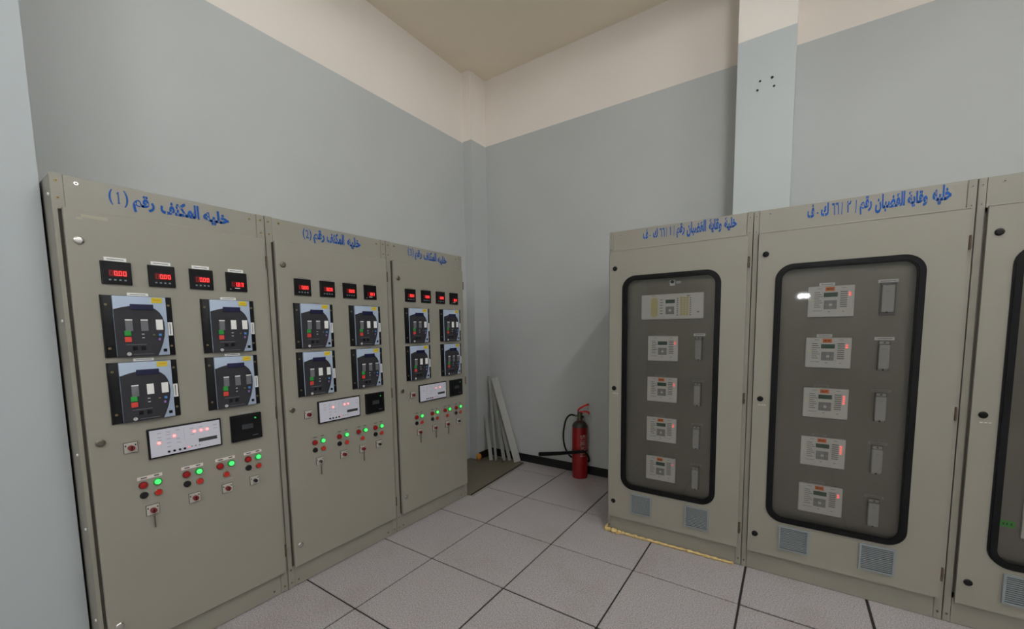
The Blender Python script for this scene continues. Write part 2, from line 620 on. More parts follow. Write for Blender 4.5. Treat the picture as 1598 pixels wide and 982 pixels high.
def make_meter(kind, dim):
    W, H = 0.0985, 0.0975
    mb = MB()
    mb.box(0, W, -0.008, 0.0, -H, 0, blackp, 0.0015)
    mb.box(0.006, W - 0.006, -0.0092, -0.007, -H + 0.006, -0.006, blackg)
    o = mb.build('digital_meter', label='square black panel meter with red digits')
    d = MB()
    y = -0.0092
    if kind == 'amp':
        mz, x0 = -0.060, 0.026
        d.box(x0 - 0.003, x0 + 0.057, y - 0.0008, y, mz - 0.004, mz + 0.024, digit_bg)
        seven_seg(d, '0', x0, mz, 0.011, 0.020, y - 0.0008, digit_off, 0.0014)
        for k in range(3):
            seven_seg(d, '0', x0 + 0.0145 * (k + 1), mz, 0.0108, 0.020, y - 0.0008, digit_on, 0.0031)
        d.box(x0 + 0.0258, x0 + 0.0282, y - 0.0016, y - 0.0008, mz - 0.001, mz + 0.0022, digit_on)
    else:
        mz, x0 = -0.071, 0.026
        d.box(x0 - 0.002, x0 + 0.056, y - 0.0008, y, mz - 0.004, mz + 0.024, digit_bg)
        seven_seg(d, 'L', x0, mz, 0.011, 0.020, y - 0.0008, digit_off, 0.0015)
        seven_seg(d, '1', x0 + 0.012, mz, 0.0108, 0.020, y - 0.0008, digit_on, 0.0034)
        seven_seg(d, '0', x0 + 0.027, mz, 0.0108, 0.020, y - 0.0008, digit_on, 0.0036)
        seven_seg(d, '3', x0 + 0.043, mz, 0.0108, 0.020, y - 0.0008, digit_on, 0.0030)
        d.box(x0 + 0.0242, x0 + 0.0264, y - 0.0016, y - 0.0008, mz - 0.001, mz + 0.0022, digit_on)
    d.build('display', o, label='lit red digits')
    if kind == 'amp':
        for k in range(4):
            b = MB()
            b.box(0.022 + k * 0.0165, 0.0295 + k * 0.0165, y - 0.0014, y, -0.082, -0.0755, mat('grey_key', (120, 132, 140), 0.4))
            b.build('button', o)
    else:
        b = MB()
        b.box(0.038, 0.062, y - 0.0008, y, -0.0825, -0.079, whitep)
        b.disc(0.018, -0.087, 0.004, y, 0.0012, midgrey, 10)
        b.build('caption', o)
    t = MB()
    label_strip(t, 0.014, 0.086, 0.002, 0.011 if dim else 0.0175, 0.0, 1, dim)
    t.build('label_strip', o, label='dull label strip' if dim else 'white label strip')
    return o


def make_relay(w2, w3, dim):
    W, H = 0.243, 0.270
    fx0, fx1 = 0.0365, 0.2185
    fw = fx1 - fx0
    X = lambda s: fx0 + s * fw
    Z = lambda t: -t * H
    mb = MB()
    mb.box(0, W, -0.006, 0, -H, 0, blackp, 0.001)
    mb.box(0.0, 0.004, -0.012, -0.005, -H, 0, blackp)
    mb.box(fx0, fx1, -0.017, -0.005, -H + 0.002, -0.002, paleblue, 0.0015)
    egg = [(0, .995), (.76, .995), (.82, .90), (.88, .78), (.92, .66), (.94, .54), (.935, .43), (.905, .335), (.855, .265), (.78, .21), (.70, .175),
           (.58, .155), (.44, .155), (.30, .165), (.15, .19), (0, .225)]
    mb.prism([(X(s), Z(t)) for s, t in egg], -0.0185, -0.016, darkgrey)
    for sx, sz in ((0.016, .15), (0.016, .85), (W - 0.013, .14), (W - 0.013, .84)):
        screw(mb, sx, -sz * H, -0.006, 0.005)
    y = -0.0185
    # printed lines and small marks on the face
    mb.box(X(.17), X(.55), y - .0005, y, Z(.805), Z(.797), midgrey)
    mb.box(X(.29), X(.68), y - .0005, y, Z(.965), Z(.958), midgrey)
    mb.box(X(.13), X(.16), y - .0005, y, Z(.62), Z(.58), seam_m)
    for t in (.63, .69):
        mb.box(X(.475), X(.525), y - .0008, y, Z(t + .005), Z(t - .005), whitep)
    mb.box(X(.69), X(.73), y - .0008, y, Z(.652), Z(.635), brass)
    o = mb.build('protection_relay', label='black flanged relay with pale blue face and dark rounded area')
    s = MB()
    s.box(X(.30), X(.74), y - .0035, y + .001, Z(.225), Z(.135), navy, 0.001)
    s.build('screen', o, label='dark navy screen')
    for k, (s0, wh) in enumerate(((.185, False), (.475, w2), (.765, w3))):
        q = MB()
        if wh:
            q.box(X(s0), X(s0 + .135), y - .002, y, Z(.56), Z(.385), whitep)
        else:
            q.box(X(s0), X(s0 + .135), y - .002, y, Z(.575), Z(.385), midgrey)
            q.box(X(s0), X(s0 + .135), y - .0026, y - .001, Z(.405), Z(.385), whitep)
        q.build('label_window', o, label='white slide-in label' if wh else 'grey slide-in label')
    for sx, t, m, nm, wd in ((.215, .615, greenb, 'green', .125), (.215, .715, redb, 'red', .125), (.83, .645, blueb, 'blue', .06), (.81, .72, purpleb, 'purple', .045)):
        q = MB()
        hw = wd * fw / 2
        q.box(X(sx) - hw, X(sx) + hw, y - .004, y, Z(t + (.042 if wd > .1 else .02)), Z(t - (.042 if wd > .1 else .02)), m, 0.0015)
        q.build('push_button', o, label=nm + ' push button')
    q = MB()
    for s0 in (.28, .44):
        q.box(X(s0), X(s0 + .09), y - .001, y, Z(.895), Z(.83), blackg)
    q.build('port', o)
    q = MB()
    q.disc(X(.21), Z(.952), .0075, y, .0012, whitebox, 16)
    q.disc(X(.21), Z(.952), .0058, y - .0012, .0004, midgrey, 16)
    q.box(X(.19), X(.205), y - .002, y - .0012, Z(.965), Z(.94), whitebox)
    q.box(X(.215), X(.23), y - .002, y - .0012, Z(.965), Z(.94), whitebox)
    q.build('emblem', o, label='small round pale emblem')
    q = MB()
    q.box(X(.715), X(.925), -.0182, -.0165, Z(.105), Z(.018), yellow)
    q.box(X(.75), X(.89), -.0186, -.0175, Z(.065), Z(.055), mat('sticker_print', (196, 120, 40), 0.6))
    q.build('warning_sticker', o, label='yellow sticker')
    q = MB()
    q.box(X(.875), X(.945), -.0186, -.0165, Z(.935), Z(.885), blackg)
    q.build('socket', o)
    q = MB()
    q.box(W - .0215, W - .004, -.0078, -.006, Z(.66), Z(.43), whitep)
    q.box(W - .0145, W - .0115, -.0082, -.007, Z(.64), Z(.45), ink)
    q.build('name_tag', o, label='white vertical name tag')
    q = MB()
    label_strip(q, 0.09, 0.162, 0.001, 0.010 if dim else 0.014, 0.0, 1, dim)
    q.build('label_strip', o, label='dull label strip' if dim else 'white label strip')
    return o


def make_annunciator(leds):
    W, H = 0.2945, 0.1415
    mb = MB()
    mb.box(0, W, -.012, 0, -H, 0, blackp, .003)
    fx, fz = .0075, .0075
    mb.box(fx, W - fx, -.0132, -.011, -H + fz, -fz, anface)
    X = lambda s: fx + s * (W - 2 * fx)
    Z = lambda t: -fz - t * (H - 2 * fz)
    y = -.0132
    for s0, t in ((.10, .14), (.22, .14), (.10, .30), (.22, .24), (.35, .12), (.55, .15), (.68, .15), (.90, .16), (.90, .30), (.10, .40), (.22, .40), (.22, .55), (.35, .45), (.55, .40), (.35, .60), (.22, .70)):
        mb.box(X(s0), X(s0 + .055), y - .0004, y, Z(t + .012), Z(t - .012), mat('faint_print', (164, 162, 172), 0.5))
    mb.box(X(.46), X(.463), y - .0004, y, Z(.55), Z(.10), mat('faint_print', (164, 162, 172), 0.5))
    o = mb.build('annunciator_panel', label='white panel in a black frame with glowing pink lamps')
    q = MB()
    q.box(X(.665), X(.945), y - .001, y, Z(.745), Z(.61), lcd_dark)
    q.build('display', o, label='dark strip display')
    for s, t in leds:
        q = MB()
        q.disc(X(s), Z(t), .0098, y, .0012, led_halo, 16)
        q.disc(X(s), Z(t), .0066, y - .001, .002, led_pink, 14, dome=1)
        q.build('indicator_light', o, label='glowing pink indicator')
    for s in (.235, .31, .385, .455):
        q = MB()
        q.disc(X(s), Z(.885), .0052, y, .003, blackpush, 12)
        q.build('button', o)
    q = MB()
    q.disc(X(.515), Z(.87), .006, y, .0018, led_halo, 12, dome=1)
    q.build('indicator_light', o, label='glowing pink indicator')
    q = MB()
    for s in (.56, .615, .67):
        q.disc(X(s), Z(.86), .0035, y, .001, keygrey, 10)
    q.build('indicator_light', o)
    return o


def make_recorder():
    W, H = .1505, .1415
    mb = MB()
    mb.box(0, W, -.014, 0, -H, 0, blackp, .002)
    mb.box(.008, W - .008, -.0152, -.013, -H + .008, -.008, blackg)
    o = mb.build('recorder_box', label='plain black square unit with one green light')
    q = MB()
    q.box(.05, .105, -.0158, -.015, -.080, -.054, mat('dim_screen', (50, 53, 56), 0.3))
    q.build('screen', o)
    q = MB()
    q.disc(.118, -.026, .0045, -.0152, .0012, led_green, 12)
    q.build('indicator_light', o, label='small green light')
    q = MB()
    q.box(.10, .128, -.0156, -.015, -.122, -.119, midgrey)
    q.build('caption', o)
    q = MB()
    q.box(.04, .11, -.0012, 0, .003, .013, mat('grey_label', (150, 148, 142), 0.5))
    q.build('label_strip', o)
    return o


def make_lamp(col):
    mb = MB()
    if col == 'green':
        mb.lathe([(.0165, 0), (.0165, .006), (.0130, .009)], greenrim, (0, 0, 0), 'Y', 20)
        mb.disc(0, 0, .0118, -.007, .010, greenlit, 20, dome=1)
        return mb.build('indicator_lamp', label='lit green round lamp')
    mb.lathe([(.0165, 0), (.0165, .005), (.0150, .007)], mat('dark_red_rim', (86, 14, 16), 0.35), (0, 0, 0), 'Y', 20)
    mb.disc(0, 0, .0145, -.006, .010, redlamp, 20, dome=1)
    return mb.build('indicator_lamp', label='unlit red round lamp')


def make_push(col):
    mb = MB()
    mb.lathe([(.0155, 0), (.0155, .004), (.0135, .006)], dullmetal if col == 'red' else blackp, (0, 0, 0), 'Y', 20)
    mb.disc(0, 0, .0132, -.004, .006, redpush if col == 'red' else blackpush, 20)
    return mb.build('push_button', label=('red' if col == 'red' else 'black') + ' flat push button')


def make_key_switch(knob, key):
    mb = MB()
    h = .0240
    mb.box(-h, h, -.004, 0, -h, h, blackp)
    mb.box(-h + .001, h - .001, -.0055, -.003, -h + .001, h - .001, mat('switch_plate', (182, 178, 170), 0.4, 0.15), .001)
    mb.box(-h + .004, -h + .008, -.0062, -.005, .006, .014, blackp)
    mb.box(h - .010, h - .005, -.0062, -.005, .008, .014, blackp)
    o = mb.build('key_switch', label='square metal switch plate')
    q = MB()
    m = {'red': knobred, 'dark': blackpush, 'steel': dullmetal}[knob]
    q.disc(0, -.001, .0116 if knob == 'red' else .009, -.0055, .016, m, 18)
    q.box(-.002, .002, -.0225, -.0205, -.009, .008, blackp)
    q.build('knob', o, label={'red': 'maroon round knob', 'dark': 'small black knob', 'steel': 'dull metal key barrel'}[knob])
    if key:
        q = MB()
        q.tube([(0, -.012, -.004), (0.002, -.020, -.018), (0.002, -.014, -.030)], .0014, dullmetal, 8)
        q.box(-.0015, .0035, -.016, -.012, -.085, -.028, mat('key_metal', (96, 84, 76), 0.4, 0.6), .001)
        q.build('hanging_key', o, label='key dangling below the switch')
    return o


def make_lock(kind):
    mb = MB()
    m = {'chrome': chrome, 'dull': dullmetal, 'black': blackp}[kind]
    r = .0165 if kind != 'black' else .0165
    mb.lathe([(r, 0), (r, .004), (r * .8, .007), (r * .55, .0075)], m, (0, 0, 0), 'Y', 20)
    mb.disc(0, 0, r * .5, -.005, .002, seam_m if kind != 'black' else blackg, 12)
    return mb.build('door_lock', label={'chrome': 'bright round door lock', 'dull': 'dull metal round door lock', 'black': 'black round door lock'}[kind])


def make_hinge():
    mb = MB()
    mb.box(-.005, .008, -.018, .002, .003, .032, rustm, .001)
    mb.box(-.005, .008, -.018, .002, -.030, -.001, seam_m, .001)
    mb.tube([(.002, -.020, -.034), (.002, -.020, .036)], .0042, rustm, 8)
    mb.box(-.006, .009, -.021, .002, -.0005, .0028, dullmetal)
    return mb.build('hinge', label='small worn hinge')


def make_white_relay(nled, tagged, strip):
    dim = strip == 2
    W, H = .2050, .1735
    mb = MB()
    mb.box(0, W, -.016, 0, -H, 0, whitebox, .004)
    X = lambda s: s * W
    Z = lambda t: -t * H
    y = -.016
    fp = mat('relay_print', (140, 138, 136), 0.5)
    for k in range(8):
        t = .20 + k * .068
        mb.box(X(.14), X(.14 + .12 + .03 * (k % 3)), y - .0005, y, Z(t + .012), Z(t - .012), fp)
        mb.box(X(.70), X(.85), y - .0008, y, Z(t + .020), Z(t - .018), fp)
    mb.box(X(.20), X(.30), y - .0005, y, Z(.085), Z(.07), fp)
    mb.box(X(.72), X(.82), y - .0005, y, Z(.085), Z(.07), fp)
    for s in (.45, .75):
        mb.box(X(s), X(s + .05), y - .0005, y, Z(.84), Z(.82), fp)
    mb.box(X(.12), X(.32), y - .0005, y, Z(.80), Z(.785), fp)
    mb.box(X(.325), X(.33), y - .0006, y, Z(.80), Z(.18), mat('pale_rule', (192, 190, 186), 0.5))
    mb.box(X(.665), X(.67), y - .0006, y, Z(.80), Z(.18), mat('pale_rule', (192, 190, 186), 0.5))
    o = mb.build('white_relay', label='white relay with small display and keypad')
    q = MB()
    q.box(X(.345), X(.645), y - .001, y, Z(.355), Z(.215), lcd_green)
    q.build('display', o, label='small dark green display')
    q = MB()
    q.box(X(.355), X(.635), y - .0012, y, Z(.75), Z(.465), keygrey, .001)
    q.box(X(.465), X(.535), y - .003, y - .001, Z(.65), Z(.57), whitebox, .0015)
    for dx, dz in ((0, .09), (0, -.09), (.1, 0), (-.1, 0)):
        q.box(X(.5 + dx) - .006, X(.5 + dx) + .006, y - .0024, y - .001, Z(.61 + dz) - .004, Z(.61 + dz) + .004, mat('key_cap', (160, 158, 156), 0.45))
    q.build('keypad', o, label='grey square keypad')
    for k in range(nled):
        q = MB()
        q.disc(X(.90), Z(.245 + k * .07 if nled < 4 else .245 + k * .075), .0058, y, .002, led_red, 12, dome=1)
        q.build('indicator_light', o, label='glowing red indicator')
    q = MB()
    q.disc(X(.085), Z(.44), .003, y, .0015, led_yellow, 10)
    q.build('indicator_light', o, label='tiny yellow-green indicator')
    if tagged:
        q = MB()
        q.box(X(.375), X(.575), y - .0012, y, Z(.165), Z(.04), orange)
        q.box(X(.41), X(.46), y - .0016, y - .001, Z(.125), Z(.08), mat('marker_ink', (120, 50, 16), 0.6))
        q.box(X(.475), X(.54), y - .0016, y - .001, Z(.115), Z(.085), mat('marker_ink', (120, 50, 16), 0.6))
        q.build('sticker', o, label='orange sticker')
    if strip:
        q = MB()
        label_strip(q, X(.24), X(.58), .002, .016 if dim else .019, 0, 1, dim)
        q.build('label_strip', o, label='dull label strip' if dim else 'white label strip')
    return o


def make_wide_relay():
    W, H = .4060, .1720
    mb = MB()
    mb.box(0, W, -.016, 0, -H, 0, whitebox, .004)
    X = lambda s: s * W
    Z = lambda t: -t * H
    y = -.016
    fp = mat('relay_print', (140, 138, 136), 0.5)
    for k in range(6):
        t = .22 + k * .11
        mb.box(X(.315), X(.36), y - .0005, y, Z(t + .015), Z(t - .015), fp)
    for k in range(9):
        t = .20 + k * .08
        mb.box(X(.585), X(.61), y - .0008, y, Z(t + .02), Z(t - .02), fp)
        mb.box(X(.785), X(.81), y - .0008, y, Z(t + .02), Z(t - .02), fp)
    mb.box(X(.17), X(.23), y - .0005, y, Z(.06), Z(.045), fp)
    mb.box(X(.74), X(.79), y - .0005, y, Z(.13), Z(.09), fp)
    mb.box(X(.90), X(.935), y - .0005, y, Z(.76), Z(.71), fp)
    o = mb.build('white_relay', label='wide white relay with pale yellow fields')
    q = MB()
    q.prism(rrect(X(.165), X(.275), Z(.90), Z(.12), .021, 6)[::1], y - .0012, y, palyellow)
    q.build('label_field', o, label='pale yellow rounded field')
    q = MB()
    q.box(X(.64), X(.77), y - .0012, y, Z(.86), Z(.14), palyellow)
    for k in range(1, 3):
        q.box(X(.64 + k * .0433) - .001, X(.64 + k * .0433) + .001, y - .0016, y - .001, Z(.86), Z(.14), whitebox)
    for k in range(1, 8):
        q.box(X(.64), X(.77), y - .0016, y - .001, Z(.14 + k * .09) - .0008, Z(.14 + k * .09) + .0008, whitebox)
    q.build('label_field', o, label='pale yellow gridded field')
    q = MB()
    q.box(X(.405), X(.555), y - .001, y, Z(.37), Z(.23), lcd_green)
    q.build('display', o, label='small dark green display')
    q = MB()
    q.box(X(.41), X(.545), y - .0012, y, Z(.80), Z(.50), keygrey, .001)
    q.disc(X(.4775), Z(.65), .009, y - .001, .002, whitebox, 12)
    q.build('keypad', o, label='grey square keypad')
    return o


def make_test_block(kind, dim):
    W, H = .0455, .158
    mb = MB()
    if kind == 'framed':
        mb.box(-.004, W + .010, -.010, 0, -H - .012, .004, testdark, .002)
        mb.box(.002, W + .003, -.020, -.009, -H + .006, -.010, testgrey, .002)
    else:
        mb.box(0, W, -.012, 0, -H, 0, testdark, .002)
        mb.box(.002, W - .002, -.034, -.011, -H + .010, -.018, testgrey, .003)
        mb.box(.004, W - .004, -.022, -.011, -.016, -.002, testgrey, .002)
        mb.box(.004, W - .004, -.020, -.011, -H + .001, -H + .009, testgrey, .002)
    f = -.034 if kind != 'framed' else -.020
    if kind == 'slatted':
        for k in range(9):
            z = -.026 - k * .0125
            mb.box(.006, W - .006, f - .001, f + .001, z - .002, z + .002, keygrey)
    mb.box(.016, W - .016, f - .001, f + .001, -.045, -.041, keygrey)
    o = mb.build('test_block', label='narrow grey upright test block')
    q = MB()
    q.disc(W / 2, -.008, .0055, -.018, .006, dullmetal, 10)
    q.disc(W / 2, -H + .004, .0045, -.016, .006, seam_m, 10)
    q.build('screw', o)
    q = MB()
    label_strip(q, -.014, W + .016, .004, .018 if dim else .021, 0, 1, dim)
    q.build('label_strip', o, label='dull label strip' if dim else 'white label strip')
    return o


def make_vent():
    W, H = .153, .150
    mb = MB()
    mb.box(.004, W - .004, -.003, 0, -H + .004, -.004, ventdark)
    mb.ring([(0, -H), (W, -H), (W, 0), (0, 0)], [(.010, -H + .010), (W - .010, -H + .010), (W - .010, -.010), (.010, -.010)], -.010, 0, ventm)
    n = 12
    for k in range(n):
        z = -.014 - k * (H - .026) / n
        pts = [(.009, -.002, z - .001), (W - .009, -.002, z - .001), (W - .009, -.008, z - .0025), (.009, -.008, z - .0025)]
        pts += [(p[0], p[1], p[2] - .0042) for p in pts]
        mb.add(pts, [(0, 1, 2, 3), (7, 6, 5, 4), (0, 4, 5, 1), (1, 5, 6, 2), (2, 6, 7, 3), (3, 7, 4, 0)], ventm)
    return mb.build('vent_grille', label='pale grey louvred vent')


# ------------------------------------------------------------------ left row: capacitor cabinets
RELAY_AT = ((.1035, 1.731), (.4615, 1.731), (.1030, 1.4385), (.4615, 1.4385))
RELAY_WIN = ((False, True), (True, True), (True, True), (False, False))
LEDS = ([(.115, .50), (.325, .33), (.61, .29), (.71, .29), (.80, .29)], [(.325, .33), (.61, .29), (.70, .29)], [(.60, .29), (.76, .29)])
SWITCH = ((('red', True), ('red', False), ('red', False), ('dark', False)),
          (('steel', True), ('red', False), ('red', True), ('dark', False)),
          (('red', True), ('red', True), ('red', True), ('dark', False)))
GROUPS = ((.2105, .0255), (.3735, .0255), (.5165, .0255), (.6495, .0255))
TXT_L = ([('(', (.170, .184, 2.124, 2.189), 0.01), ('one', (.1965, .206, 2.133, 2.182), 0.0), (')', (.219, .234, 2.120, 2.192), 0.01),
          (RAQM, (.248, .325, 2.108, 2.187), .042), (MUKATHAF, (.346, .498, 2.123, 2.191), .042), (KHALIYA_H, (.514, .628, 2.110, 2.184), .042)],
         [('(', (.216, .230, 2.120, 2.186), 0.01), ('2', (.234, .253, 2.129, 2.178), 0.0), (')', (.256, .270, 2.116, 2.186), 0.01),
          (RAQM, (.282, .356, 2.105, 2.190), .042), (MUKATHAF, (.371, .494, 2.125, 2.194), .042), (KHALIYA_H, (.515, .617, 2.110, 2.190), .042)],
         [('(', (.209, .223, 2.131, 2.198), 0.01), ('3', (.229, .248, 2.138, 2.187), 0.0), (')', (.253, .268, 2.127, 2.197), 0.01),
          (RAQM, (.280, .354, 2.110, 2.193), .042), (MUKATHAF, (.375, .516, 2.123, 2.195), .042), (KHALIYA_H, (.531, .639, 2.105, 2.182), .042)])
LABEL_L = ('tall beige control cabinet lettered with number (1), nearest the pale column',
           'tall beige control cabinet lettered with number (2), between the other two',
           'tall beige control cabinet lettered with number (3), beside the bare corner')
DEPTH_L = 0.64


def make_side_screw():
    mb = MB()
    mb.disc(0, 0, .006, 0, .005, whitep, 12, dome=1)
    o = mb.build('side_screw', label='pale screw head on the side')
    o.rotation_euler = (0, 0, -math.pi / 2)
    return o


def left_cabinet(i):
    y0, y1 = SEAM_L[i], SEAM_L[i + 1]
    wd = y1 - y0
    off, sc = ((0, 1), (.011, 1.025), (.020, 1.056))[i]
    U = lambda u: off + u * sc
    root = thing('control_cabinet', (XL, y0, 0), math.pi / 2, LABEL_L[i], 'cabinet', 'capacitor cabinets along the left wall')
    g = .0012
    r0 = wd - .043 * sc
    mb = MB()
    mb.box(g, wd - g, .016, DEPTH_L, .0, HL - .004, beige_post, .002)
    mb.box(g + .002, wd - g - .002, .012, .018, .11, 2.10, mat('shaded_door_recess', (104, 99, 88), 0.7))  # darker colour paints in the shade of the recess round the door
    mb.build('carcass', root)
    for x0, x1 in ((g, .037 * sc), (r0, wd - g)):
        q = MB()
        if x0 < .1:
            xn = U(.0245) - .0095
            q.prism([(x0, .003), (x1, .003), (x1, .128), (xn, .131), (xn, 2.070), (x1, 2.074), (x1, HL), (x0, HL)], 0, .017, beige_post)
        else:
            q.box(x0, x1, 0, .017, .003, HL, beige_post, .004, 2)
        q.build('corner_post', root)
        xm = (x0 + x1) / 2
        for z in (HL - .030, HL - .098, .035) + ((.115,) if x0 < .1 else ()):
            put_screw(root, xm, z)
    q = MB()
    q.box(.037 * sc + .001, r0 - .001, .001, .017, 2.072, HL - .002, beige, .002)
    hd = q.build('header_panel', root)
    q = MB()
    for word_, bx, bold in TXT_L[i]:
        word(q, word_, bx, -.0004, bold)
    q.build('lettering', hd, label='blue Arabic lettering')
    put_screw(hd, .075 * sc, HL - .028, .001, .0075, chrome if i == 0 else brass)
    put_screw(hd, r0 - .035, HL - .035, .001)
    q = MB()
    q.box(.037 * sc + .001, r0 - .001, .001, .017, .004, .131, beige_post, .002)
    pl = q.build('plinth', root)
    put_screw(pl, .060 * sc, .035, .001, .006, dullmetal)
    put_screw(pl, r0 - .040, .035, .001, .006, dullmetal)
    D = -.0235
    u0, u1 = U(.0245), wd - .019
    q = MB()
    q.box(u0, u1, D, -.003, .131, 2.077, beige, .003, 2)
    if i == 0:
        q.box(.075, .155, D - .0004, D + .001, 2.080 - .035, 2.080 - .022, mat('tape_ghost', (160, 153, 134), 0.5))
        q.box(.060, .078, D - .0004, D + .001, 2.035, 2.044, mat('tape_ghost', (160, 153, 134), 0.5))
    q.build('door', root)
    if i == 0:
        for z in (2.13, 1.62, 1.05, .72, .30):
            o = place('side_screw', make_side_screw, root, (g, .040, z))
    for z in (1.948, 1.096, .259):
        place('hinge', make_hinge, root, (u1 + .004, -.001, z))
    for z, kd in ((1.949, 'chrome' if i == 0 else 'dull'), (1.097, 'dull'), (.259, 'chrome')):
        place('lock_' + kd, lambda: make_lock(kd), root, (U(.061), D, z))
    for k in range(4):
        kd = 'pf' if k == 3 else 'amp'
        place('meter_%s%d' % (kd, i > 0), lambda: make_meter(kd, i > 0), root, (U((.1160, .2710, .4260, .5815)[k]), D, 1.8755), sc)
    for k in range(4):
        w2, w3 = RELAY_WIN[k]
        place('relay%d%d%d' % (w2, w3, i > 0), lambda: make_relay(w2, w3, i > 0), root, (U(RELAY_AT[k][0]), D, RELAY_AT[k][1]), sc)
    place('ann%d' % i, lambda: make_annunciator(LEDS[i]), root, (U(.2125), D, 1.1225), sc)
    place('recorder', make_recorder, root, (U(.5515), D, 1.1205), sc)
    place('kred0', lambda: make_key_switch('red', False), root, (U(.1555), D, 1.054), sc)
    for k, (uc, du) in enumerate(GROUPS):
        q = MB()
        x0, x1 = U(uc - .044), U(uc + .046)
        q.box(x0, x1, D - .0012, D + .0005, .894, .909, mat('pinkish_label', (214, 202, 198), 0.5) if i == 0 else mat('dim_label', (142, 138, 128), 0.5))
        q.box(x0 + .012, x0 + .034, D - .0016, D, .898, .904, ink)
        q.box(x1 - .030, x1 - .012, D - .0016, D, .899, .905, ink)
        q.build('label_strip', root, label='pale label strip')
        place('lred', lambda: make_lamp('red'), root, (U(uc - du), D, .869))
        place('lgreen', lambda: make_lamp('green'), root, (U(uc + du), D, .871))
        if k == 2:
            place('pred', lambda: make_push('red'), root, (U(uc), D, .819))
            q = MB()
            q.box(U(uc - .032), U(uc + .032), D - .0012, D + .0005, .785, .793, mat('grey_label', (150, 148, 142), 0.5))
            q.build('label_strip', root)
        else:
            place('pblack', lambda: make_push('black'), root, (U(uc - du), D, .821))
            place('pred', lambda: make_push('red'), root, (U(uc + du), D, .820))
        kn, ky = SWITCH[i][k]
        place('k%s%d' % (kn, ky), lambda: make_key_switch(kn, ky), root, (U(uc), D, .744), sc)
    return root


for i in range(3):
    left_cabinet(i)

# ------------------------------------------------------------------ right row: busbar protection cabinets
LABEL_R = ('tall beige glazed cabinet standing nearest the fire extinguisher',
           'tall beige glazed cabinet in the middle of the right row, five relays with orange stickers',
           'tall beige glazed cabinet cut off by the right edge of the photo')
DOOR_R = ((.016, .887), (.033, .906), (.036, .905))
GASK_R = ((.110, .747, .365, 1.922), (.124, .768, .358, 1.914), (.128, .775, .362, 1.916))
TXT_R = ([(FA, (.245, .279, 2.169, 2.233), .042), ('.', (.289, .297, 2.184, 2.192), 0), (KAF, (.313, .344, 2.168, 2.231), .042), (SIXTYSIX, (.357, .392, 2.167, 2.228), .02),
          ('|', (.4015, .4045, 2.165, 2.226), -.01), ('\u0661', (.423, .432, 2.172, 2.229), .02), ('|', (.4495, .4525, 2.166, 2.231), -.01), (RAQM, (.467, .517, 2.148, 2.240), .042),
          (QUDBAN, (.530, .646, 2.146, 2.240), .042), (WIQAYA, (.663, .736, 2.150, 2.238), .042), (KHALIYA_T, (.751, .820, 2.153, 2.234), .042)],
         [(FA, (.265, .296, 2.164, 2.238), .042), ('.', (.307, .316, 2.182, 2.191), 0), (KAF, (.326, .361, 2.164, 2.236), .042), (SIXTYSIX, (.374, .407, 2.163, 2.230), .02),
          ('|', (.4175, .4205, 2.161, 2.227), -.01), ('\u0662', (.439, .457, 2.166, 2.229), .02), ('|', (.4765, .4795, 2.160, 2.227), -.01), (RAQM, (.494, .543, 2.146, 2.240), .042),
          (QUDBAN, (.557, .672, 2.143, 2.239), .042), (WIQAYA, (.682, .756, 2.150, 2.230), .042), (KHALIYA_H, (.773, .840, 2.147, 2.240), .042)],
         [])
DEPTH_R = 0.74


